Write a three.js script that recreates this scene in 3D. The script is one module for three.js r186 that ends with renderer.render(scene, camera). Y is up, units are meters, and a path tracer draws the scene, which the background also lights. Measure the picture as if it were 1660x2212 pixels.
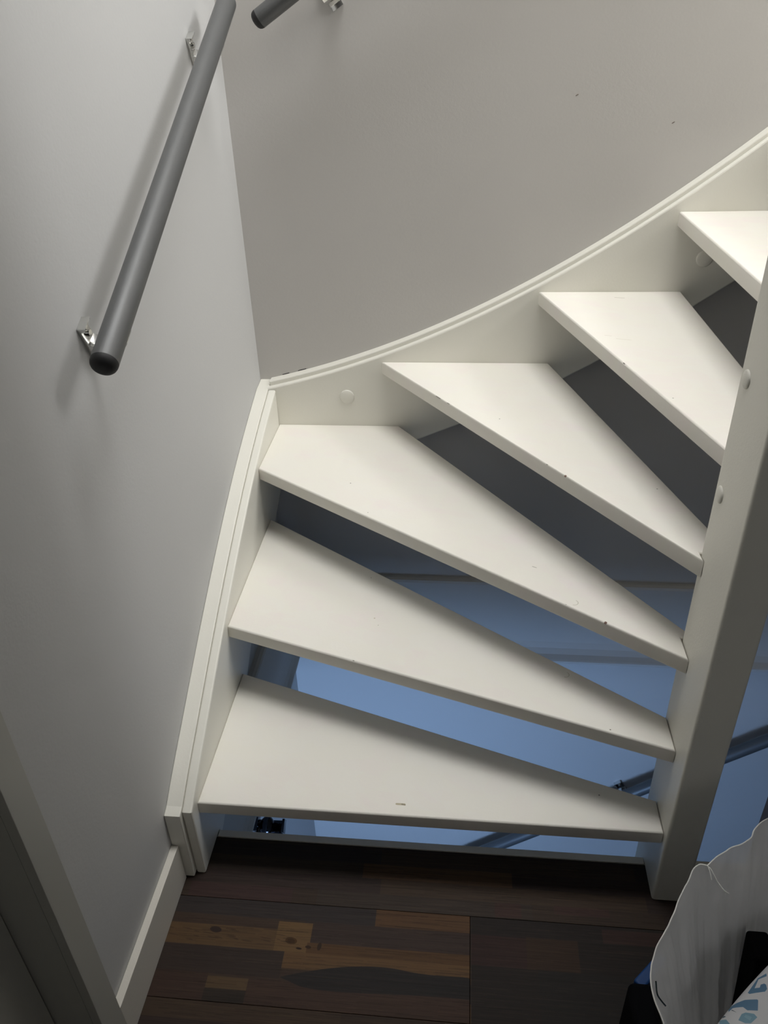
import * as THREE from 'three';
import { RoundedBoxGeometry } from 'three/addons/geometries/RoundedBoxGeometry.js';
import { RectAreaLightUniformsLib } from 'three/addons/lights/RectAreaLightUniformsLib.js';
import { mergeGeometries, toCreasedNormals } from 'three/addons/utils/BufferGeometryUtils.js';
import { ImprovedNoise } from 'three/addons/math/ImprovedNoise.js';

// ------------------------------------------------------------ camera, light, exposure
RectAreaLightUniformsLib.init();
const scene = new THREE.Scene();
scene.background = new THREE.Color(0x000000);
const camera = new THREE.PerspectiveCamera(65.914, 1660 / 2212, 0.03, 40);
camera.position.set(0.58366, 1.54575, 2.0766);
camera.rotation.set(-0.55642, 0.11569, -0.03685, 'YXZ');
camera.updateMatrixWorld();
const renderer = new THREE.WebGLRenderer({ antialias: true });
renderer.toneMapping = THREE.LinearToneMapping;
renderer.toneMappingExposure = 0.95;
renderer.shadowMap.enabled = true;

// light panes, all unseen, set to light stair, hall and lower wall: [centre], [facing], width, height, colour, radiance, glow of the pane
const UNSEEN_ROOF_LIGHT = { at: [0.9, 5.06, 0.52], to: [0.9, 0, 0.52], w: 1.7, h: 0.9, color: 0xffffff, power: 20, glow: 1.5 };  // unseen, over the stairwell; lights the treads and upper walls
const UNSEEN_END_LIGHT = { at: [4.17, 3.9, 0.7], to: [0, 3.9, 0.7], w: 1.2, h: 1.6, color: 0xffffff, power: 16, glow: 1.5 };  // unseen, at the upstairs end; placed to light the left wall
const UNSEEN_HALL_LIGHT = { at: [1.4, 1.7, 3.27], to: [1.4, 1.7, 0], w: 0.5, h: 0.7, color: 0xffffff, power: 1.5, glow: 0.8 };  // unseen, behind the camera; placed to brighten the front-facing sides
const UNSEEN_BELOW_LIGHT = { at: [0.24, -0.75, 1.75], to: [0.24, -0.75, 0], w: 0.4, h: 0.4, color: 0x9cc5ff, power: 38, glow: 0.8 };  // unseen, under the floor; placed to light the lower back wall blue
function unseenLight(d) {
  const l = new THREE.RectAreaLight(d.color, d.power, d.w, d.h);
  l.position.set(...d.at); l.lookAt(...d.to); scene.add(l);
}
unseenLight(UNSEEN_ROOF_LIGHT); unseenLight(UNSEEN_END_LIGHT); unseenLight(UNSEEN_HALL_LIGHT); unseenLight(UNSEEN_BELOW_LIGHT);

// ------------------------------------------------------------ helpers
let seed = 7;
const rnd = () => { seed = (seed * 16807) % 2147483647; return seed / 2147483647; };
const noise = new ImprovedNoise();
const used = {};
function numbered(n) { const k = used[n] = (used[n] || 0) + 1; return k === 1 ? n : n + '_' + String(k - 1).padStart(3, '0'); }
function mesh(name, geo, m, parent) {
  const o = new THREE.Mesh(geo, m); o.castShadow = o.receiveShadow = true;
  if (parent) { const n = parent.children.filter(c => c.name.replace(/_\d{3}$/, '') === name).length; o.name = n ? name + '_' + String(n).padStart(3, '0') : name; parent.add(o); }
  else { o.name = numbered(name); scene.add(o); }
  return o;
}
function group(name, pos = [0, 0, 0]) { const g = new THREE.Group(); g.name = numbered(name); g.position.set(...pos); scene.add(g); return g; }
function tag(o, label, category, grp) { o.userData.label = label; o.userData.category = category; if (grp) o.userData.group = grp; return o; }
function struct(o, label) { o.userData.kind = 'structure'; if (label) o.userData.label = label; return o; }
function box(x0, x1, y0, y1, z0, z1, r = 0) {
  const w = x1 - x0, h = y1 - y0, d = z1 - z0;
  const g = r ? new RoundedBoxGeometry(w, h, d, 3, r) : new THREE.BoxGeometry(w, h, d);
  g.translate((x0 + x1) / 2, (y0 + y1) / 2, (z0 + z1) / 2);
  return g;
}
// planar uv in metres for a finished geometry (by the dominant normal)
function metreUV(g, s = 1) {
  g = g.index ? g.toNonIndexed() : g; g.computeVertexNormals();
  const p = g.attributes.position, n = g.attributes.normal, uv = new Float32Array(p.count * 2);
  for (let i = 0; i < p.count; i++) {
    const ax = Math.abs(n.getX(i)), ay = Math.abs(n.getY(i)), az = Math.abs(n.getZ(i));
    const [a, b] = ay >= ax && ay >= az ? [p.getX(i), -p.getZ(i)] : ax >= az ? [p.getZ(i), p.getY(i)] : [p.getX(i), p.getY(i)];
    uv[2 * i] = a * s; uv[2 * i + 1] = b * s;
  }
  g.setAttribute('uv', new THREE.BufferAttribute(uv, 2));
  return g;
}
// plan polygon [[x, z], ...] -> horizontal slab with top at y, eased edges
function slab(poly, yTop, t, bevel = 0.005) {
  const s = new THREE.Shape(poly.map(([x, z]) => new THREE.Vector2(x, -z)));
  const g = new THREE.ExtrudeGeometry(s, { depth: t - 2 * bevel, bevelEnabled: true, bevelThickness: bevel, bevelSize: bevel, bevelOffset: -bevel, bevelSegments: 5, curveSegments: 6 });
  g.rotateX(-Math.PI / 2); g.translate(0, yTop - t + bevel, 0);
  return toCreasedNormals(g, 0.25);
}
function planUV(g, X0, Z0, W, D) {            // uv from plan position
  const p = g.attributes.position, uv = new Float32Array(p.count * 2);
  for (let i = 0; i < p.count; i++) { uv[2 * i] = (p.getX(i) - X0) / W; uv[2 * i + 1] = 1 - (p.getZ(i) - Z0) / D; }
  g.setAttribute('uv', new THREE.BufferAttribute(uv, 2));
  return g;
}

// ------------------------------------------------------------ textures and materials
function noiseTex(size, fn, srgb) {
  const d = new Uint8Array(size * size * 4);
  for (let y = 0; y < size; y++) for (let x = 0; x < size; x++) {
    const v = fn(x / size, y / size), i = (y * size + x) * 4;
    const c = Array.isArray(v) ? v : [v, v, v];
    for (let k = 0; k < 3; k++) d[i + k] = Math.max(0, Math.min(255, Math.round(c[k] * 255)));
    d[i + 3] = 255;
  }
  const t = new THREE.DataTexture(d, size, size); t.magFilter = THREE.LinearFilter; t.minFilter = THREE.LinearMipmapLinearFilter; t.generateMipmaps = true;
  t.wrapS = t.wrapT = THREE.RepeatWrapping; if (srgb) t.colorSpace = THREE.SRGBColorSpace; t.needsUpdate = true;
  return t;
}
const pn = (u, v, f, o = 0) => {                    // tileable value built from 4 blended noises
  const a = noise.noise(u * f, v * f, o), b = noise.noise((u - 1) * f, v * f, o), c = noise.noise(u * f, (v - 1) * f, o), e = noise.noise((u - 1) * f, (v - 1) * f, o);
  return (a * (1 - u) + b * u) * (1 - v) + (c * (1 - u) + e * u) * v;
};
const rollerBump = noiseTex(512, (u, v) => 0.5 + 0.28 * pn(u, v, 60) + 0.25 * pn(u, v, 140, 5) + 0.15 * pn(u, v, 8, 9));
const rb = (k) => { const t = rollerBump.clone(); t.repeat.set(k, k); t.needsUpdate = true; return t; };
const wallPaint = new THREE.MeshStandardMaterial({ color: 0xcacac9, roughness: 0.85, bumpMap: rb(2.2), bumpScale: 0.0003 });
const wallPaintBack = new THREE.MeshStandardMaterial({ color: 0xc9c6c2, roughness: 0.85, bumpMap: rb(2.2), bumpScale: 0.0003 });
const ceilingPaint = new THREE.MeshStandardMaterial({ color: 0xe2dfd8, roughness: 0.95 });
const creamPaint = new THREE.MeshStandardMaterial({ color: 0xeae8de, roughness: 0.5, bumpMap: rb(3), bumpScale: 0.00025 });
const trimPaint = new THREE.MeshStandardMaterial({ color: 0xdedad0, roughness: 0.5, bumpMap: rb(3), bumpScale: 0.0003 });
const doorPaint = new THREE.MeshStandardMaterial({ color: 0xb9b8b0, roughness: 0.45 });
const fasciaPaint = new THREE.MeshStandardMaterial({ color: 0xcfccc6, roughness: 0.7 });
const railPaint = new THREE.MeshStandardMaterial({ color: 0x5e5f5f, roughness: 0.42, metalness: 0.25, bumpMap: rb(6), bumpScale: 0.0002 });
const capDark = new THREE.MeshStandardMaterial({ color: 0x1d1d1e, roughness: 0.6 });  // dark tone of the lower rail ends
const chrome = new THREE.MeshStandardMaterial({ color: 0xd9d9d6, roughness: 0.16, metalness: 1 });
const dullBrown = new THREE.MeshStandardMaterial({ color: 0x5a4536, roughness: 0.6 });  // dull brown of the sliver low at the right

// paint of the treads, with the chips and scuffs seen in the photograph, in plan coordinates
const PX0 = 0, PZ0 = 0, PW = 1.4, PD = 1.12;
function treadCanvas() {
  const W = 2048, H = 1638, c = document.createElement('canvas'); c.width = W; c.height = H; const g = c.getContext('2d');
  g.fillStyle = '#ece9df'; g.fillRect(0, 0, W, H);
  const P = (x, z) => [(x - PX0) / PW * W, (z - PZ0) / PD * H], S = W / PW;
  for (let i = 0; i < 900; i++) {                        // faint brush and wear patches
    const [x, y] = [rnd() * W, rnd() * H]; g.fillStyle = rnd() < 0.5 ? 'rgba(224,219,204,0.05)' : 'rgba(244,240,228,0.05)';
    g.beginPath(); g.ellipse(x, y, 20 + rnd() * 60, 10 + rnd() * 40, rnd() * 0.8, 0, 7); g.fill();
  }
  const dot = (x, z, r, col) => { const [a, b] = P(x, z); g.fillStyle = col; g.beginPath(); g.arc(a, b, r * S, 0, 7); g.fill(); };
  const line = (x0, z0, x1, z1, w, col) => { g.strokeStyle = col; g.lineWidth = w * S; g.lineCap = 'round'; g.beginPath(); g.moveTo(...P(x0, z0)); g.lineTo(...P(x1, z1)); g.stroke(); };
  dot(0.306, 0.387, 0.0013, '#54504a'); dot(0.365, 0.522, 0.0012, '#9a9488'); dot(0.665, 0.406, 0.0012, '#3a3834'); dot(0.959, 0.713, 0.0013, '#8a867e');
  line(0.733, 0.718, 0.741, 0.722, 0.0012, '#938d80'); g.strokeStyle = '#bdb6a6'; g.lineWidth = 1.6; g.beginPath(); g.arc(...P(0.806, 0.834), 0.008 * S, -0.9, 1.9); g.stroke();
  line(0.945, 0.105, 0.968, 0.110, 0.0012, '#8e8778'); line(0.905, 0.40, 0.935, 0.41, 0.001, '#c9c2b2'); line(0.884, 0.379, 0.898, 0.383, 0.001, '#c4bdad');
  line(0.466, 1.031, 0.482, 1.031, 0.0045, '#b9b096'); line(0.477, 1.031, 0.483, 1.032, 0.003, '#8d8570');
  dot(0.39, 0.676, 0.002, '#cfc8b6'); dot(0.877, 0.98, 0.0014, '#6e6a60'); dot(0.401, 0.70, 0.001, '#a8a294');
  const t = new THREE.CanvasTexture(c); t.colorSpace = THREE.SRGBColorSpace; t.anisotropy = 8; return t;
}
const treadTop = new THREE.MeshStandardMaterial({ map: treadCanvas(), roughness: 0.55, bumpMap: rb(3), bumpScale: 0.0002 });
const chipWood = new THREE.MeshStandardMaterial({ color: 0x7d675c, roughness: 0.9 });
const chipGrey = new THREE.MeshStandardMaterial({ color: 0x8d8a80, roughness: 0.9 });

// print of the laminate floor, right plank darkened by painted light falloff: strips of different tone within each plank, in plan coordinates
const FX0 = 0, FZ0 = 0.94, FW = 1.4, FD = 0.609;          // repeats every 1.4 m by three planks
function floorCanvas() {
  const W = 2048, H = 892, c = document.createElement('canvas'); c.width = W; c.height = H; const g = c.getContext('2d');
  const S = W / FW, X = x => (x - FX0) * S, Y = z => (z - FZ0) / FD * H;
  g.fillStyle = '#46382e'; g.fillRect(0, 0, W, H);
  const strip = (x0, x1, z0, z1, col) => { g.fillStyle = col; g.fillRect(X(x0), Y(z0), X(x1) - X(x0), Y(z1) - Y(z0)); };
  const tones = ['#46382e', '#4f3f32', '#393029', '#41342f', '#5e4733', '#3a3230', '#4b3b31', '#463b33'];
  for (const z0 of [0.94, 1.143, 1.346]) for (let k = 0; k < 6; k++) {
    let x = 0; while (x < FW) { const l = 0.2 + rnd() * 0.35; strip(x, x + l, z0 + k * 0.0339, z0 + (k + 1) * 0.0339, tones[Math.floor(rnd() * tones.length)]); x += l; }
  }
  // row in front of the stair
  strip(0.67, 0.724, 1.11, 1.14, '#4e3832'); strip(0.79, 0.9, 1.108, 1.125, '#4e3832'); strip(0.03, 0.25, 1.11, 1.143, '#4b3733');
  // the plank in front, left of its joint
  strip(0, 0.43, 1.143, 1.179, '#3f3836'); strip(0.43, 0.62, 1.143, 1.179, '#684c34');
  strip(0, 0.3, 1.179, 1.2, '#4c3c31'); strip(0.287, 0.62, 1.179, 1.222, '#483a34');
  strip(0, 0.24, 1.2, 1.243, '#6b5237'); strip(0.235, 0.305, 1.183, 1.243, '#7c603e'); strip(0.3, 0.62, 1.222, 1.245, '#65492f');
  strip(0, 0.258, 1.243, 1.295, '#41352f'); strip(0.258, 0.62, 1.243, 1.275, '#75583a'); strip(0, 0.12, 1.295, 1.346, '#4b382f'); strip(0.12, 0.2, 1.3, 1.322, '#68523a');
  strip(0.2, 0.62, 1.3, 1.346, '#4f3b31');
  g.fillStyle = '#2f2b2a'; g.beginPath(); g.moveTo(X(0.258), Y(1.292)); g.bezierCurveTo(X(0.33), Y(1.27), X(0.42), Y(1.25), X(0.5), Y(1.262)); g.bezierCurveTo(X(0.56), Y(1.27), X(0.6), Y(1.262), X(0.62), Y(1.266)); g.lineTo(X(0.62), Y(1.305)); g.bezierCurveTo(X(0.5), Y(1.3), X(0.38), Y(1.318), X(0.3), Y(1.306)); g.closePath(); g.fill();
  // the plank right of the joint: darker print, partly light falloff painted in
  strip(0.623, 1.4, 1.143, 1.346, '#2e2723'); strip(0.623, 1.4, 1.143, 1.18, '#2f2825'); strip(0.623, 0.75, 1.18, 1.24, '#3d2a26'); strip(0.73, 0.83, 1.178, 1.24, '#413024'); strip(0.88, 1.0, 1.15, 1.178, '#43302b'); strip(0.75, 1.4, 1.24, 1.346, '#2c2825');
  for (let i = 0; i < 9000; i++) {                        // grain
    const x = rnd() * W, y = rnd() * H, l = 20 + rnd() * 160; g.fillStyle = rnd() < 0.62 ? `rgba(16,10,8,${0.04 + rnd() * 0.13})` : `rgba(150,118,84,${0.02 + rnd() * 0.07})`;
    g.fillRect(x, y, l, 0.8 + rnd() * 2);
  }
  const knot = (x, z, rx, rz, col) => { g.fillStyle = col; g.beginPath(); g.ellipse(X(x), Y(z), rx * S, rz * S, 0.1, 0, 7); g.fill(); };
  knot(0.267, 1.221, 0.012, 0.007, '#5a3f22'); knot(0.267, 1.221, 0.008, 0.004, '#4c331b'); knot(0.303, 1.231, 0.006, 0.003, '#3d2a1c'); knot(0.285, 1.235, 0.006, 0.002, '#2d2019'); knot(0.325, 1.228, 0.004, 0.008, '#3d2d22');
  for (let i = 0; i < 24; i++) knot(rnd() * 0.3, 1.205 + rnd() * 0.03, 0.004 + rnd() * 0.01, 0.001, 'rgba(40,28,20,0.3)');
  knot(0.11, 1.21, 0.012, 0.006, '#3a2c26');
  const t = new THREE.CanvasTexture(c); t.colorSpace = THREE.SRGBColorSpace; t.wrapS = t.wrapT = THREE.RepeatWrapping; t.anisotropy = 8; return t;
}
const floorPrintShaded = new THREE.MeshPhysicalMaterial({ map: floorCanvas(), color: 0xcfcfcf, roughness: 0.68, specularIntensity: 0.5 });
const floorCore = new THREE.MeshStandardMaterial({ color: 0x1c1512, roughness: 0.9 });

// ------------------------------------------------------------ the setting
const TOP = 5.1, LOW = -2.66, SOFF = 2.38, UP = 2.66;
// left wall with the doorway in it
{
  const s = new THREE.Shape([[3.3, LOW], [3.3, TOP], [-0.1, TOP], [-0.1, LOW]].map(([z, y]) => new THREE.Vector2(-z, y)));
  const h = new THREE.Path([[1.45, -0.02], [2.36, -0.02], [2.36, 2.08], [1.45, 2.08]].map(([z, y]) => new THREE.Vector2(-z, y))); s.holes.push(h);
  const g = new THREE.ExtrudeGeometry(s, { depth: 0.12, bevelEnabled: false }); g.rotateY(Math.PI / 2); g.translate(-0.12, 0, 0);
  struct(mesh('wall_left', metreUV(g), wallPaint), 'grey painted wall with the doorway, left of the stair');
}
struct(mesh('wall_back', metreUV(box(-0.12, 4.32, LOW, TOP, -0.12, 0)), wallPaintBack), 'grey painted wall behind the turning stair');
struct(mesh('wall_right', metreUV(box(2.3, 2.42, -0.33, SOFF, 1.0, 3.3)), wallPaint));
struct(mesh('wall_front', metreUV(box(-0.12, 4.32, LOW, TOP, 3.3, 3.42)), wallPaint));
struct(mesh('wall_stair_side', metreUV(box(2.42, 4.2, -0.33, SOFF, 1.0, 1.1)), wallPaint));
// unseen wall above the open string, placed to keep the hall dark
{
  const s = new THREE.Shape([[1.0585, 1.165], [2.9, 2.625], [3.05, 2.625], [3.05, UP], [1.0585, UP]].map(([x, y]) => new THREE.Vector2(x, y)));
  const g = new THREE.ExtrudeGeometry(s, { depth: 0.05, bevelEnabled: false }); g.translate(0, 0, 0.934);
  struct(mesh('wall_stair_unseen', metreUV(g), wallPaint));
}
struct(mesh('wall_far_right', metreUV(box(4.2, 4.32, LOW, TOP, 0, 3.3)), wallPaint));
struct(mesh('wall_lower_right', metreUV(box(1.755, 1.85, LOW, -0.335, 0, 3.3)), dullBrown));
struct(mesh('ceiling', metreUV(box(0, 4.2, SOFF, UP, 1.0, 3.3)), ceilingPaint), 'slab between the hall and the storey above');
struct(mesh('ceiling_landing', metreUV(box(3.05, 4.2, SOFF, UP, 0, 1.0)), ceilingPaint));
// roof storey ceiling with an opening for the unseen light pane
{
  const d = UNSEEN_ROOF_LIGHT, x0 = d.at[0] - d.w / 2 - 0.02, x1 = d.at[0] + d.w / 2 + 0.02, z0 = d.at[2] - d.h / 2 - 0.02, z1 = d.at[2] + d.h / 2 + 0.02;
  struct(mesh('ceiling_upper', metreUV(mergeGeometries([box(0, x0, TOP, TOP + 0.1, 0, 3.3), box(x1, 4.2, TOP, TOP + 0.1, 0, 3.3), box(x0, x1, TOP, TOP + 0.1, 0, z0), box(x0, x1, TOP, TOP + 0.1, z1, 3.3)])), ceilingPaint));
}
function pane(name, d) {                                    // glowing framed pane at an unseen light, out of view
  const g = new THREE.Group(); g.name = name; struct(g); scene.add(g);
  g.position.set(...d.at); g.lookAt(...d.to);
  const m = new THREE.MeshStandardMaterial({ color: 0x222222, emissive: d.color, emissiveIntensity: d.glow, roughness: 0.6 });
  mesh('pane', new THREE.BoxGeometry(d.w, d.h, 0.01).translate(0, 0, -0.03), m, g);
  const f = 0.05, w = d.w / 2, h = d.h / 2;
  for (const [a, b, cx, cy] of [[d.w + 2 * f, f, 0, h + f / 2], [d.w + 2 * f, f, 0, -h - f / 2], [f, d.h, w + f / 2, 0], [f, d.h, -w - f / 2, 0]])
    mesh('frame', new THREE.BoxGeometry(a, b, 0.06).translate(cx, cy, -0.02), trimPaint, g);
  return g;
}
pane('unseen_light_pane_1', UNSEEN_ROOF_LIGHT); pane('unseen_light_pane_2', UNSEEN_END_LIGHT); pane('unseen_light_pane_3', UNSEEN_HALL_LIGHT); pane('unseen_light_pane_4', UNSEEN_BELOW_LIGHT);  // glowing panes of the unseen lights
struct(mesh('wall_lower_unseen', metreUV(box(0, 1.755, LOW, -0.335, 1.79, 1.89)), wallPaint));  // unseen wall, set right behind the lower light pane
struct(mesh('floor_lower', metreUV(box(0, 4.2, LOW - 0.1, LOW, 0, 3.3)), floorCore));

// floor: structural deck, each plank, and the pale edge strip at the stair opening
{
  const fl = struct(new THREE.Group(), 'dark brown laminate floor of the landing'); fl.name = 'floor'; scene.add(fl);
  mesh('deck', metreUV(mergeGeometries([box(0, 4.2, -0.33, -0.009, 1.0, 3.3), box(3.05, 4.2, -0.33, -0.009, 0, 1.0)])), floorCore, fl);
  const rows = [[1.0005, 1.1425, [0.002, 1.22, 2.298]], [1.1433, 1.3457, [0.002, 0.6205, 1.86, 2.298]], [1.3465, 1.5487, [0.002, 1.0, 2.298]]];
  for (let z = 1.5495, k = 0; z < 3.25; z += 0.203, k++) rows.push([z, Math.min(z + 0.2022, 3.298), [0.002, [0.42, 0.95, 0.7][k % 3], [1.66, 2.1, 1.9][k % 3], 2.298]]);
  for (const [z0, z1, xs] of rows) for (let i = 0; i + 1 < xs.length; i++) {
    const g = slab([[xs[i] + 0.0005, z0], [xs[i + 1] - 0.0005, z0], [xs[i + 1] - 0.0005, z1], [xs[i] + 0.0005, z1]], 0, 0.009, 0.0009);
    mesh('plank', planUV(g, FX0, FZ0, FW, FD), floorPrintShaded, fl);
  }
}
struct(mesh('trim_1', metreUV(mergeGeometries([box(0.056, 0.989, -0.5, 0.002, 0.984, 0.9995), box(1.059, 3.05, -0.5, 0.002, 0.984, 0.9995)])), trimPaint), 'pale edge board of the floor at the stair opening');  // unseen lower part lengthened to block light from below
// boards round the opening below the floor, proud of the walls
{
  const prof = [[0, 0.004], [0.012, 0.004], [0.02, 0], [0.023, -0.008], [0.023, -0.21], [0.025, -0.235], [0.031, -0.256], [0.042, -0.273], [0.056, -0.284], [0.06, -0.288], [0.06, -0.296], [0.05, -0.306], [0, -0.318]];
  const a = new THREE.ExtrudeGeometry(new THREE.Shape(prof.map(([u, v]) => new THREE.Vector2(-u, v))), { depth: 1.731, bevelEnabled: false }); a.rotateY(Math.PI / 2); a.translate(0.024, 0, 0);
  const b = new THREE.ExtrudeGeometry(new THREE.Shape([...prof].map(([u, v]) => new THREE.Vector2(u > 0.025 ? 0.025 + (u - 0.025) * 0.55 : u, v))), { depth: 0.984, bevelEnabled: false });
  struct(mesh('trim_2', metreUV(mergeGeometries([a.toNonIndexed(), b.toNonIndexed()])), fasciaPaint), 'pale board round the stair opening below floor level');
}
// baseboard, door frame and door on the left wall
struct(mesh('baseboard_left', metreUV(box(0.0005, 0.0155, 0.0003, 0.108, 1.1025, 1.4205, 0.0012)), trimPaint));
{
  const d = struct(new THREE.Group(), 'pale door frame with a grey door set back in it'); d.name = 'door_1'; scene.add(d);
  mesh('casing', metreUV(box(0.0003, 0.016, 0.0003, 2.13, 1.421, 1.472, 0.001)), doorPaint, d);
  mesh('casing', metreUV(box(0.0003, 0.016, 0.0003, 2.13, 2.338, 2.389, 0.001)), doorPaint, d);
  mesh('casing', metreUV(box(0.0003, 0.016, 2.079, 2.13, 1.4722, 2.3378, 0.001)), doorPaint, d);
  mesh('jamb', metreUV(box(-0.12, 0, 0.0003, 2.079, 1.4503, 1.472)), doorPaint, d);
  mesh('jamb', metreUV(box(-0.12, 0, 0.0003, 2.079, 2.338, 2.3597)), doorPaint, d);
  mesh('jamb', metreUV(box(-0.12, 0, 2.0575, 2.0795, 1.4722, 2.3378)), doorPaint, d);
  const leaf = mesh('leaf', metreUV(box(-0.104, -0.064, 0.006, 2.054, 1.4755, 2.3345, 0.002)), doorPaint, d);
  mesh('handle', mergeGeometries([new THREE.CylinderGeometry(0.009, 0.009, 0.05, 16).rotateZ(Math.PI / 2).translate(-0.04, 1.05, 2.27).toNonIndexed(), new RoundedBoxGeometry(0.016, 0.018, 0.12, 3, 0.007).translate(-0.02, 1.05, 2.22)]), chrome, leaf);
  mesh('threshold', metreUV(box(-0.12, 0, -0.02, 0.004, 1.4722, 2.3378)), floorCore, d);
}

// ------------------------------------------------------------ the staircase
const RISE = 0.19, TT = 0.035, XS = 0.0552, ZS = 0.0552;
const stair = tag(group('staircase', [0, 0, 0]), 'cream painted wooden turning staircase with open risers rising to the right', 'staircase');
const treadPolys = [
  [[XS, 1.057], [0.9895, 1.06], [0.9895, 0.985], [XS, 0.676]],
  [[XS, 0.723], [0.9895, 1.024], [0.9895, 0.941], [XS, 0.266]],
  [[XS, 0.319], [0.9895, 0.986], [0.9895, 0.927], [1.016, 0.927], [0.4, ZS], [XS, ZS]],
  [[0.357, ZS], [0.9895, 0.953], [0.9895, 0.927], [1.044, 0.927], [0.803, ZS]],
  [[0.765, ZS], [1.004, 0.927], [1.13, 0.927], [1.114, ZS]],
  [[1.08, ZS], [1.095, 0.929], [1.352, 0.929], [1.352, ZS]],
];
for (let k = 7; k <= 13; k++) { const x = 1.08 + 0.237 * (k - 6); treadPolys.push([[x, ZS], [x, 0.929], [x + 0.272, 0.929], [x + 0.272, ZS]]); }
const treads = treadPolys.map((p, i) => {
  const g = slab(p, RISE * (i + 1), TT, 0.0048);
  return mesh('tread', planUV(g, PX0, PZ0, PW, PD), treadTop, stair);
});
// chips along the nosings
function chip(k, x, z, l, w, turn, m) {
  const g = new THREE.IcosahedronGeometry(1, 1), p = g.attributes.position;
  for (let i = 0; i < p.count; i++) { const f = 0.75 + 0.5 * Math.abs(noise.noise(p.getX(i) * 3 + k, p.getY(i) * 3, p.getZ(i) * 3)); p.setXYZ(i, p.getX(i) * f * l, p.getY(i) * 0.0012, p.getZ(i) * f * w); }
  g.rotateX(0.75); g.rotateY(turn); g.translate(x, RISE * k - 0.0016, z); g.computeVertexNormals();
  mesh('paint_chip', g, m, treads[k - 1]);
}
chip(3, 0.859, 0.8905, 0.0045, 0.003, -0.62, chipWood); chip(3, 0.79, 0.8405, 0.006, 0.002, -0.62, chipGrey);
chip(4, 0.7895, 0.667, 0.004, 0.003, -0.96, chipWood); chip(4, 0.757, 0.62, 0.005, 0.0015, -0.96, chipGrey); chip(4, 0.52, 0.285, 0.014, 0.0014, -0.96, chipGrey); chip(4, 0.546, 0.321, 0.008, 0.0013, -0.96, chipGrey);
chip(1, 0.536, 1.055, 0.005, 0.0018, 0, chipGrey); chip(2, 0.36, 0.8185, 0.005, 0.0015, -0.31, chipGrey); chip(5, 0.9, 0.541, 0.006, 0.0014, -1.3, chipGrey);

// string on the left wall and string on the back wall
const spline = pts => new THREE.SplineCurve(pts.map(([x, y]) => new THREE.Vector2(x, y))).getPoints(40).map(v => [v.x, v.y]);
const leftTop = spline([[1.09, 0.199], [1.02, 0.2425], [0.95, 0.281], [0.75, 0.391], [0.553, 0.489], [0.366, 0.571], [0.2, 0.631], [0.056, 0.675]]);
const risen = x => 0.6834 + 0.2175 * x + 0.2093 * x * x + 0.0116 * x * x * x;     // easing of the back string along the wall
const easing = d => { const o = []; for (let x = 0.034; x < 1.27; x += 0.03) o.push([x, risen(x) + d]); o.push([2.9, 2.61 + d]); return o; };
const backTop = [[0, risen(0) - 0.011], ...easing(-0.011)];
const leftLow = [[0.056, 0.412], [0.121, 0.387], [0.218, 0.342], [0.4, 0.27], [0.579, 0.198], [0.646, 0.153], [0.82, 0.06], [0.9835, -0.03], [0.9835, 0.002], [1.0, 0.002], [1.09, 0.002]];
const backLow = [[2.9, 2.28], [1.235, 0.971], [1.155, 0.913], [0.931, 0.765], [0.85, 0.717], [0.564, 0.573], [0.456, 0.527], [0.25, 0.46], [0, 0.395]];
const V2 = a => a.map(([x, y]) => new THREE.Vector2(x, y));
function leftPlate(top, low, x0, x1, bev) {              // profile in (z, y), thickness along x
  const s = new THREE.Shape(V2([...top, ...[...low]].map(([z, y]) => [-z, y])));
  const g = new THREE.ExtrudeGeometry(s, { depth: x1 - x0 - 2 * bev, bevelEnabled: true, bevelThickness: bev, bevelSize: bev, bevelOffset: -bev, bevelSegments: 2 });
  g.rotateY(Math.PI / 2); g.translate(x0 + bev, 0, 0); return metreUV(toCreasedNormals(g, 0.7));
}
function backPlate(top, low, z0, z1, bev) {              // profile in (x, y), thickness along z
  const s = new THREE.Shape(V2([...top, ...low]));
  const g = new THREE.ExtrudeGeometry(s, { depth: z1 - z0 - 2 * bev, bevelEnabled: true, bevelThickness: bev, bevelSize: bev, bevelOffset: -bev, bevelSegments: 2 });
  g.translate(0, 0, z0 + bev); return metreUV(toCreasedNormals(g, 0.7));
}
const stringL = mesh('wall_string', leftPlate(leftTop, leftLow, 0.034, XS, 0.004), creamPaint, stair);
const stringB = mesh('wall_string', backPlate(backTop, backLow, 0.034, ZS, 0.004), creamPaint, stair);
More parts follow.
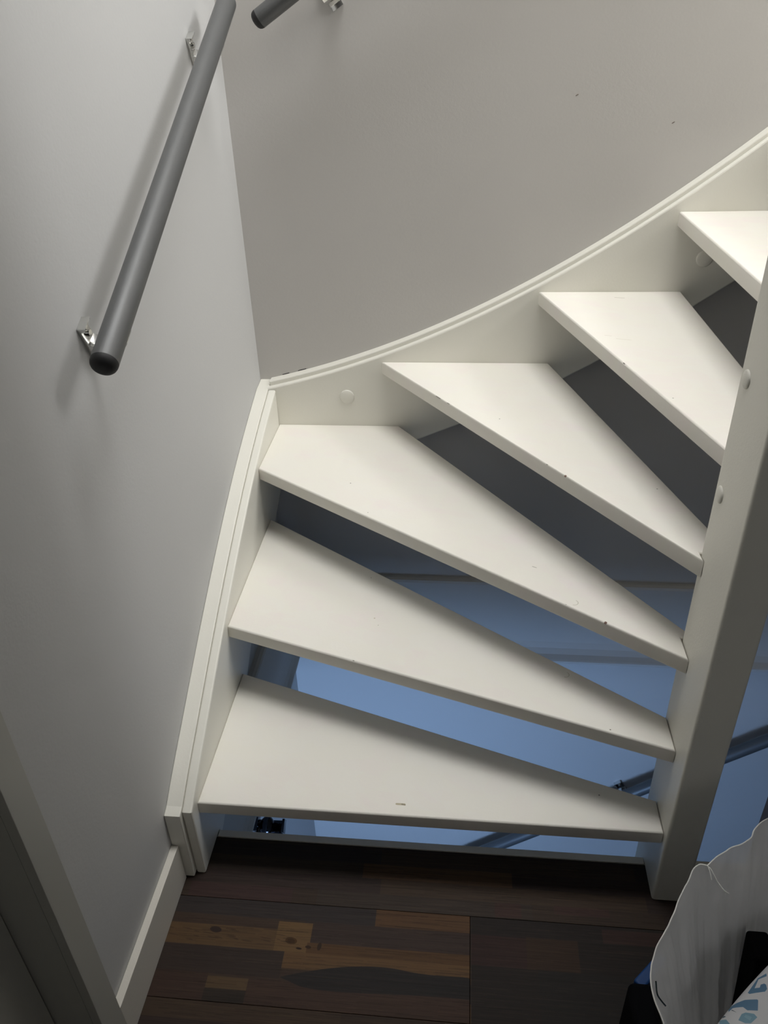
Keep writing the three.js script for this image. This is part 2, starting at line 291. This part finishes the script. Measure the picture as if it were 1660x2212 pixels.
// cover strips between the strings and the walls: along the top edge, down the front end on the left
const up = (a, d) => a.map(([u, v]) => [u, v + d]);
const coverL = [[1.101, 0.2], ...up(leftTop.slice(1), 0.003)];
mesh('cover_strip', leftPlate([...coverL, [0.0, 0.6845]], [[0.0, 0.6], ...up(leftTop.slice(1, -1).reverse(), -0.08), [1.0, 0.15], [1.0, 0.004], [1.101, 0.004]], 0.0003, 0.0338, 0.0025), creamPaint, stringL);
mesh('cover_strip', backPlate(easing(0), [[2.9, 2.5], ...easing(-0.08).slice(0, -1).reverse()], 0.0003, 0.0338, 0.003), creamPaint, stringB);
{
  const wb = scene.getObjectByName('wall_back'), cr = new THREE.MeshStandardMaterial({ color: 0x2a2724, roughness: 1 }), sc = new THREE.MeshStandardMaterial({ color: 0x7d746d, roughness: 1 });
  for (const [x0, x1] of [[0.066, 0.086], [0.112, 0.136]]) { const g = new THREE.BoxGeometry(Math.hypot(x1 - x0, risen(x1) - risen(x0)), 0.0011, 0.002); g.rotateZ(Math.atan2(risen(x1) - risen(x0), x1 - x0)); g.translate((x0 + x1) / 2, (risen(x0) + risen(x1)) / 2 + 0.0008, 0.0006); mesh('crack', g, cr, wb); }
  for (const [x, y] of [[0.824, 1.387], [1.048, 1.325]]) { const g = new THREE.IcosahedronGeometry(1, 1).scale(0.004, 0.0013, 0.0006); g.rotateZ(0.5); g.translate(x, y, 0.0002); mesh('scuff', g, sc, wb); }
}
function coverCap(r) { const p = [[0, 0.0045], [r * 0.55, 0.0042], [r * 0.85, 0.0032], [r * 0.97, 0.0018], [r, 0]]; return new THREE.LatheGeometry(p.map(([a, b]) => new THREE.Vector2(a, b)).reverse(), 32); }
for (const [x, y] of [[0.257, 0.657], [1.157, 1.03]]) mesh('cover_cap', coverCap(0.0205).rotateX(Math.PI / 2).translate(x, y, ZS - 0.0002), creamPaint, stringB);
// newel post the treads turn round
function roundedRect(x0, x1, z0, z1, rbl, r) {
  const s = new THREE.Shape(), A = (x, z) => [x, -z];
  s.moveTo(...A(x0 + r, z1)); s.lineTo(...A(x1 - r, z1)); s.quadraticCurveTo(...A(x1, z1), ...A(x1, z1 - r)); s.lineTo(...A(x1, z0 + r)); s.quadraticCurveTo(...A(x1, z0), ...A(x1 - r, z0));
  s.lineTo(...A(x0 + rbl, z0)); s.quadraticCurveTo(...A(x0, z0), ...A(x0, z0 + rbl)); s.lineTo(...A(x0, z1 - r)); s.quadraticCurveTo(...A(x0, z1), ...A(x0 + r, z1));
  return s;
}
const pg = (z1, y0, y1) => { const g = new THREE.ExtrudeGeometry(roundedRect(0.9905, 1.058, 0.9284, z1, 0.007, 0.007), { depth: y1 - y0, bevelEnabled: false, curveSegments: 8 }); g.rotateX(-Math.PI / 2); g.translate(0, y0, 0); return metreUV(toCreasedNormals(g, 0.6)); };
const post = mesh('newel_post', mergeGeometries([pg(1.0785, 0.001, 2.37), pg(0.9835, -0.34, 0.001)]), creamPaint, stair);
for (const [y, z] of [[1.088, 0.959], [0.892, 0.956]]) mesh('cover_cap', coverCap(0.0145).rotateZ(Math.PI / 2).translate(0.9907, y, z), creamPaint, post);
// string of the straight flight on the open side
mesh('open_string', backPlate([[1.0585, 1.16], [2.9, 2.62]], [[2.9, 2.28], [1.0585, 0.82]], 0.9295, 0.965, 0.004), creamPaint, stair);

// ------------------------------------------------------------ handrails
// bracket in its own frame: x out of the wall, v (y) square to the rail, u (z) along the rail; rail axis at x = out, v = 0.042
const chromeDarkReflections = new THREE.MeshStandardMaterial({ color: 0x3c3c40, roughness: 0.12, metalness: 1 });  // chrome with dark reflections put into its colour
function bracketParts(out, parent, metal = chrome) {
  const w = 0.028, ex = (pts, width = w) => { const g = new THREE.ExtrudeGeometry(new THREE.Shape(V2(pts)), { depth: width - 0.002, bevelEnabled: true, bevelThickness: 0.001, bevelSize: 0.0008, bevelSegments: 2, curveSegments: 8 }); g.translate(0, 0, -width / 2 + 0.001); return toCreasedNormals(g, 0.6); };
  const b = new THREE.Group(); b.name = 'bracket';
  mesh('plate', ex([[0.001, -0.028], [0.0045, -0.028], [0.0045, 0.022], [0.012, 0.0255], [0.013, 0.029], [0.001, 0.029]]), metal, b);
  const arc = []; for (let i = 0; i <= 8; i++) { const a = i / 8 * Math.PI / 2; arc.push([out - 0.02 + 0.02 * Math.sin(a), -0.012 + 0.02 - 0.02 * Math.cos(a)]); }
  const arc2 = arc.map(([x, y]) => { const dx = x - (out - 0.02), dy = y - 0.008, l = Math.hypot(dx, dy); return [out - 0.02 + dx * (l - 0.0035) / l, 0.008 + dy * (l - 0.0035) / l]; }).reverse();
  mesh('arm', ex([[0.0055, -0.018], [0.012, -0.012], ...arc, [out, 0.02], [out - 0.0035, 0.02], ...arc2, [0.011, -0.0085], [0.0055, -0.006]]), metal, b);
  mesh('screw', new THREE.CylinderGeometry(0.005, 0.0055, 0.006, 20).rotateZ(Math.PI / 2).translate(0.0075, 0.009, 0), metal, b);
  parent.add(b);
  return b;
}
const YUP = new THREE.Vector3(0, 1, 0);
function handrail(a, b, r, wall, brackets, label, groupName, voff = 0.043) {   // a, b: axis ends; brackets: distance from a along the axis
  const A = new THREE.Vector3(...a), B = new THREE.Vector3(...b), dir = B.clone().sub(A), L = dir.length(); dir.normalize();
  const g = group('handrail', a); tag(g, label, 'handrail', groupName);
  const q = new THREE.Quaternion().setFromUnitVectors(YUP, dir);
  const tube = new THREE.LatheGeometry([[r, 0.0155], [r, L - 0.0155]].map(([x, y]) => new THREE.Vector2(x, y)), 48); tube.applyQuaternion(q);
  const rail = mesh('rail', tube, railPaint, g);
  const cp = [[0, 0], [r * 0.4, 0.0006], [r * 0.65, 0.0022], [r * 0.83, 0.0048], [r * 0.94, 0.0082], [r * 0.99, 0.012], [r * 1.0, 0.0155]].map(([x, y]) => new THREE.Vector2(x, y));
  const c1 = new THREE.LatheGeometry(cp, 48); c1.applyQuaternion(q); mesh('end_cap', c1, capDark, g);
  const c2 = new THREE.LatheGeometry(cp.map(p => new THREE.Vector2(p.x, L - p.y)).reverse(), 48); c2.applyQuaternion(q); mesh('end_cap', c2, railPaint, g);
  const out = wall === 'left' ? a[0] : a[2];
  for (const s of brackets) {
    const br = bracketParts(out, g); br.name = 'bracket' + (s === brackets[0] ? '' : '_' + String(brackets.indexOf(s)).padStart(3, '0'));
    const X = wall === 'left' ? new THREE.Vector3(1, 0, 0) : new THREE.Vector3(0, 0, 1), U = dir.clone(), V = new THREE.Vector3().crossVectors(U, X);
    if (V.y < 0) { V.negate(); U.negate(); }
    const p = dir.clone().multiplyScalar(s).addScaledVector(V, -voff); p[wall === 'left' ? 'x' : 'z'] = -out;
    const m = new THREE.Matrix4().makeBasis(X, V, new THREE.Vector3().crossVectors(X, V)); m.setPosition(p);
    br.applyMatrix4(m);
  }
  return g;
}
handrail([0.07, 1.137, 1.063], [0.07, 1.592, 0.150], 0.0205, 'left', [0.105, 0.915], 'grey handrail on chrome brackets sloping up the left wall towards the corner');
handrail([0.103, 1.5505, 0.07], [1.9, 2.611, 0.07], 0.02, 'back', [0.165, 1.2], 'dark end of the upper handrail on the back wall at the top edge');
handrail([0.60, -1.393, 0.07], [1.74, -0.535, 0.07], 0.021, 'back', [0.75], 'bluish lower handrail seen below the stair, running up behind the post', undefined, 0.022);
{
  const w = tag(group('rail_bracket', [0, -0.46, 0.635]), 'chrome rail bracket on the left wall glimpsed in the slot under the lowest tread', 'bracket');
  const br = bracketParts(0.07, w, chromeDarkReflections); mesh('knuckle', new THREE.SphereGeometry(0.016, 24, 16).scale(1, 0.8, 1.2).translate(0.03, 0.012, 0), chromeDarkReflections, br); br.rotation.z = 0.1; br.scale.setScalar(1.35);
  w.rotation.x = 0.5;
}

// ------------------------------------------------------------ the bag and the things round it
const RIM = [[0.862, 1.57], [0.854, 1.539], [0.847, 1.498], [0.849, 1.483], [0.854, 1.465], [0.861, 1.449], [0.871, 1.432], [0.885, 1.413], [0.895, 1.397], [0.904, 1.379], [0.918, 1.356], [0.934, 1.331], [0.948, 1.312], [0.957, 1.308], [0.9615, 1.3105], [0.978, 1.298], [1.007, 1.277], [1.032, 1.264], [1.044, 1.254], [1.05, 1.243], [1.061, 1.232], [1.08, 1.218], [1.13, 1.2], [1.2, 1.215], [1.27, 1.26], [1.325, 1.33], [1.35, 1.42], [1.345, 1.52], [1.31, 1.61], [1.25, 1.68], [1.17, 1.72], [1.08, 1.725], [0.99, 1.7], [0.92, 1.655], [0.88, 1.61]];
{
  const cx = 1.1, cz = 1.47, H = 0.45;
  const bag = tag(group('plastic_bag', [cx, 0, cz]), 'open white plastic bag with a bright wavy rim standing on the dark floor', 'bag');
  const crv = new THREE.CatmullRomCurve3(RIM.map(([x, z]) => new THREE.Vector3(x - cx, H, z - cz)), true, 'centripetal');
  const N = 320, M = 44, ring = crv.getSpacedPoints(N), pos = [], idx = [];
  for (let j = 0; j <= M; j++) for (let i = 0; i <= N; i++) {
    const r = ring[i % N], t = j / M, th = Math.atan2(r.z, r.x), wall = Math.min(1, t / 0.86), under = Math.max(0, (t - 0.86) / 0.14);
    const e = Math.min(1, wall * 5), sc = (1 - 0.5 * Math.pow(wall, 0.92)) * (1 - under);
    const fold = e * (0.010 * noise.noise(th * 5.2, wall * 0.9, 3) + 0.006 * Math.pow(Math.abs(noise.noise(th * 11, wall * 1.1, 8)), 0.7) - 0.003 + 0.004 * noise.noise(th * 23, wall * 2.5, 1)) + 0.002 * noise.noise(th * 9, wall * 14, 4);
    const rad = Math.hypot(r.x, r.z), k = sc + (1 - under) * fold / rad;
    pos.push(r.x * k, H * (1 - wall) + 0.004 + 0.006 * noise.noise(th * 3, 0.3, 2) * (1 - wall), r.z * k);
  }
  for (let j = 0; j < M; j++) for (let i = 0; i < N; i++) { const a = j * (N + 1) + i, b = a + 1, c = a + N + 1, d = c + 1; idx.push(a, c, b, b, c, d); }
  const g = new THREE.BufferGeometry(); g.setAttribute('position', new THREE.Float32BufferAttribute(pos, 3)); g.setIndex(idx); g.computeVertexNormals();
  const film = new THREE.MeshPhysicalMaterial({ color: 0xffffff, roughness: 0.5, transmission: 0.2, thickness: 0, side: THREE.DoubleSide });
  mesh('film', g, film, bag);
  const rimPts = []; for (let i = 0; i < N; i++) rimPts.push(new THREE.Vector3(pos[i * 3], pos[i * 3 + 1], pos[i * 3 + 2]));
  const hem = new THREE.MeshStandardMaterial({ color: 0xf2f2ee, roughness: 0.5 });
  mesh('rim', new THREE.TubeGeometry(new THREE.CatmullRomCurve3(rimPts, true), N * 2, 0.0011, 6, true), hem, bag);
  const P = a => new THREE.CatmullRomCurve3(a.map(([x, y, z]) => new THREE.Vector3(x - cx, y, z - cz)));
  mesh('string', new THREE.TubeGeometry(P([[0.9585, 0.452, 1.309], [0.963, 0.456, 1.3125], [0.9655, 0.452, 1.32], [0.9675, 0.444, 1.327]]), 16, 0.0009, 6), hem, bag);
  mesh('string', new THREE.TubeGeometry(P([[0.9615, 0.452, 1.3105], [0.966, 0.454, 1.314], [0.971, 0.449, 1.321], [0.977, 0.441, 1.328], [0.985, 0.434, 1.336], [0.992, 0.43, 1.338]]), 20, 0.0009, 6), hem, bag);
  const tear = new THREE.MeshStandardMaterial({ color: 0x16262c, roughness: 0.9 });
  mesh('tear', new THREE.TubeGeometry(P([[0.8575, 0.4435, 1.482], [0.8575, 0.4385, 1.497], [0.8625, 0.4345, 1.503], [0.867, 0.433, 1.508]]), 16, 0.0011, 5), tear, bag);
}
// printed packet lying in the bag: local a along its visible edge, b away from it
{
  const A0 = -0.075, A1 = 0.135, B0 = -0.003, B1 = 0.19, W = 1024, H = 941;
  const c = document.createElement('canvas'); c.width = W; c.height = H; const x = c.getContext('2d');
  const X = a => (a - A0) / (A1 - A0) * W, Y = b => (b - B0) / (B1 - B0) * H;
  x.fillStyle = '#dfe0e2'; x.fillRect(0, 0, W, H);
  const poly = (pts, col) => { x.fillStyle = col; x.beginPath(); pts.forEach(([a, b], i) => i ? x.lineTo(X(a), Y(b)) : x.moveTo(X(a), Y(b))); x.closePath(); x.fill(); };
  const glyph = pts => {                                    // hatched blue lettering
    poly(pts, '#50799b'); x.save(); x.beginPath(); pts.forEach(([a, b], i) => i ? x.lineTo(X(a), Y(b)) : x.moveTo(X(a), Y(b))); x.clip();
    x.strokeStyle = '#7ea3bf'; x.lineWidth = 1.4; for (let k = -H; k < W; k += 6) { x.beginPath(); x.moveTo(k, 0); x.lineTo(k + H * 0.3, H); x.stroke(); } x.restore();
  };
  glyph([[0.0518, 0.0045], [0.0375, 0.0004], [0.0065, 0.0034], [0.006, 0.006], [0.0234, 0.0183], [0.029, 0.018], [0.0343, 0.0134], [0.034, 0.011], [0.0295, 0.0087], [0.0241, 0.0103], [0.0186, 0.006], [0.036, 0.0021], [0.0475, 0.0071]]);
  glyph([[-0.028, -0.0027], [-0.0165, 0.0015], [-0.0065, 0.0065], [0.0055, 0.0175], [0.005, 0.019], [-0.0084, 0.0265], [-0.0179, 0.017], [-0.0175, 0.0105], [-0.027, 0.0018], [-0.0351, 0.001]]);
  glyph([[0.06, 0.02], [0.045, 0.034], [0.062, 0.05], [0.078, 0.036]]); glyph([[0.03, 0.04], [0.012, 0.056], [0.024, 0.068], [0.044, 0.052]]);
  poly([[-0.0383, 0.0166], [-0.0277, 0.0148], [-0.0222, 0.0172], [-0.0159, 0.0257], [-0.0171, 0.031], [-0.0303, 0.0298], [-0.0356, 0.0248]], '#7fa9be');
  poly([[-0.029, 0.019], [-0.025, 0.019], [-0.022, 0.026], [-0.028, 0.027]], '#8fb9c8');
  poly([[-0.0529, -0.0009], [-0.0476, 0.005], [-0.05, 0.012], [-0.0571, 0.012], [-0.06, 0.004]], '#7fa9be');
  poly([[-0.043, -0.0014], [-0.0438, 0.0025], [-0.048, 0.0001]], '#4f6577'); poly([[-0.0314, 0.002], [-0.03, 0.003], [-0.0302, 0.0091]], '#3a4b5a');
  const t = new THREE.CanvasTexture(c); t.colorSpace = THREE.SRGBColorSpace;
  const pm = new THREE.MeshStandardMaterial({ map: t, roughness: 0.5 });
  const n = 40, pos = [], uv = [], idx = [];
  const am = (A0 + A1) / 2, bm = (B0 + B1) / 2, ha = (A1 - A0) / 2, hb = (B1 - B0) / 2;
  for (const side of [1, -1]) for (let j = 0; j <= n; j++) for (let i = 0; i <= n; i++) {
    const u = Math.sin((i / n - 0.5) * Math.PI), v = Math.sin((j / n - 0.5) * Math.PI);
    const sq = 1 - 0.035 * u * u * v * v, a = am + u * ha * sq, b = bm + v * hb * sq;
    const hgt = 0.028 * Math.pow((1 - u * u) * (1 - v * v), 0.3) + 0.003 * noise.noise(a * 30, b * 30, 5) * (1 - u * u) * (1 - v * v);
    pos.push(0.74 * a + 0.67 * b, side * hgt, -0.67 * a + 0.74 * b); uv.push((a - A0) / (A1 - A0), 1 - (b - B0) / (B1 - B0));
  }
  const S = (n + 1) * (n + 1);
  for (const k of [0, 1]) for (let j = 0; j < n; j++) for (let i = 0; i < n; i++) { const a = k * S + j * (n + 1) + i, b = a + 1, c2 = a + n + 1, d = c2 + 1; k ? idx.push(a, b, c2, b, d, c2) : idx.push(a, c2, b, b, c2, d); }
  const g = new THREE.BufferGeometry(); g.setAttribute('position', new THREE.Float32BufferAttribute(pos, 3)); g.setAttribute('uv', new THREE.Float32BufferAttribute(uv, 2)); g.setIndex(idx); g.computeVertexNormals();
  const pk = mesh('packet', g, pm); pk.position.set(1.0, 0.336, 1.44);
  tag(pk, 'white packet printed with blue hatched letters lying inside the plastic bag', 'packet');
}
{
  const black = new THREE.MeshPhysicalMaterial({ color: 0x040406, roughness: 0.95, specularIntensity: 0.2 });
  const b1 = tag(mesh('dark_block', new RoundedBoxGeometry(0.034, 0.29, 0.055, 3, 0.006), black), 'black block in the dark slot of the plastic bag behind the printed packet', 'box');  // dark block set in the slot behind the packet
  b1.position.set(1.066, 0.165, 1.368); b1.rotation.x = -0.2;
  const b2 = tag(mesh('storage_case', new RoundedBoxGeometry(0.046, 0.15, 0.26, 4, 0.012), new THREE.MeshPhysicalMaterial({ color: 0x050609, roughness: 0.9, specularIntensity: 0.25 })), 'black round-cornered case on the floor under the left edge of the bag', 'case');
  b2.position.set(0.906, 0.0755, 1.456);
  const b3 = tag(mesh('folder', new RoundedBoxGeometry(0.075, 0.12, 0.02, 3, 0.004), new THREE.MeshStandardMaterial({ color: 0x073c74, roughness: 0.6 })), 'narrow blue folder standing on the floor behind the black case', 'folder');
  b3.position.set(0.9335, 0.0605, 1.289); b3.rotation.y = Math.PI / 4;
}
renderer.render(scene, camera);
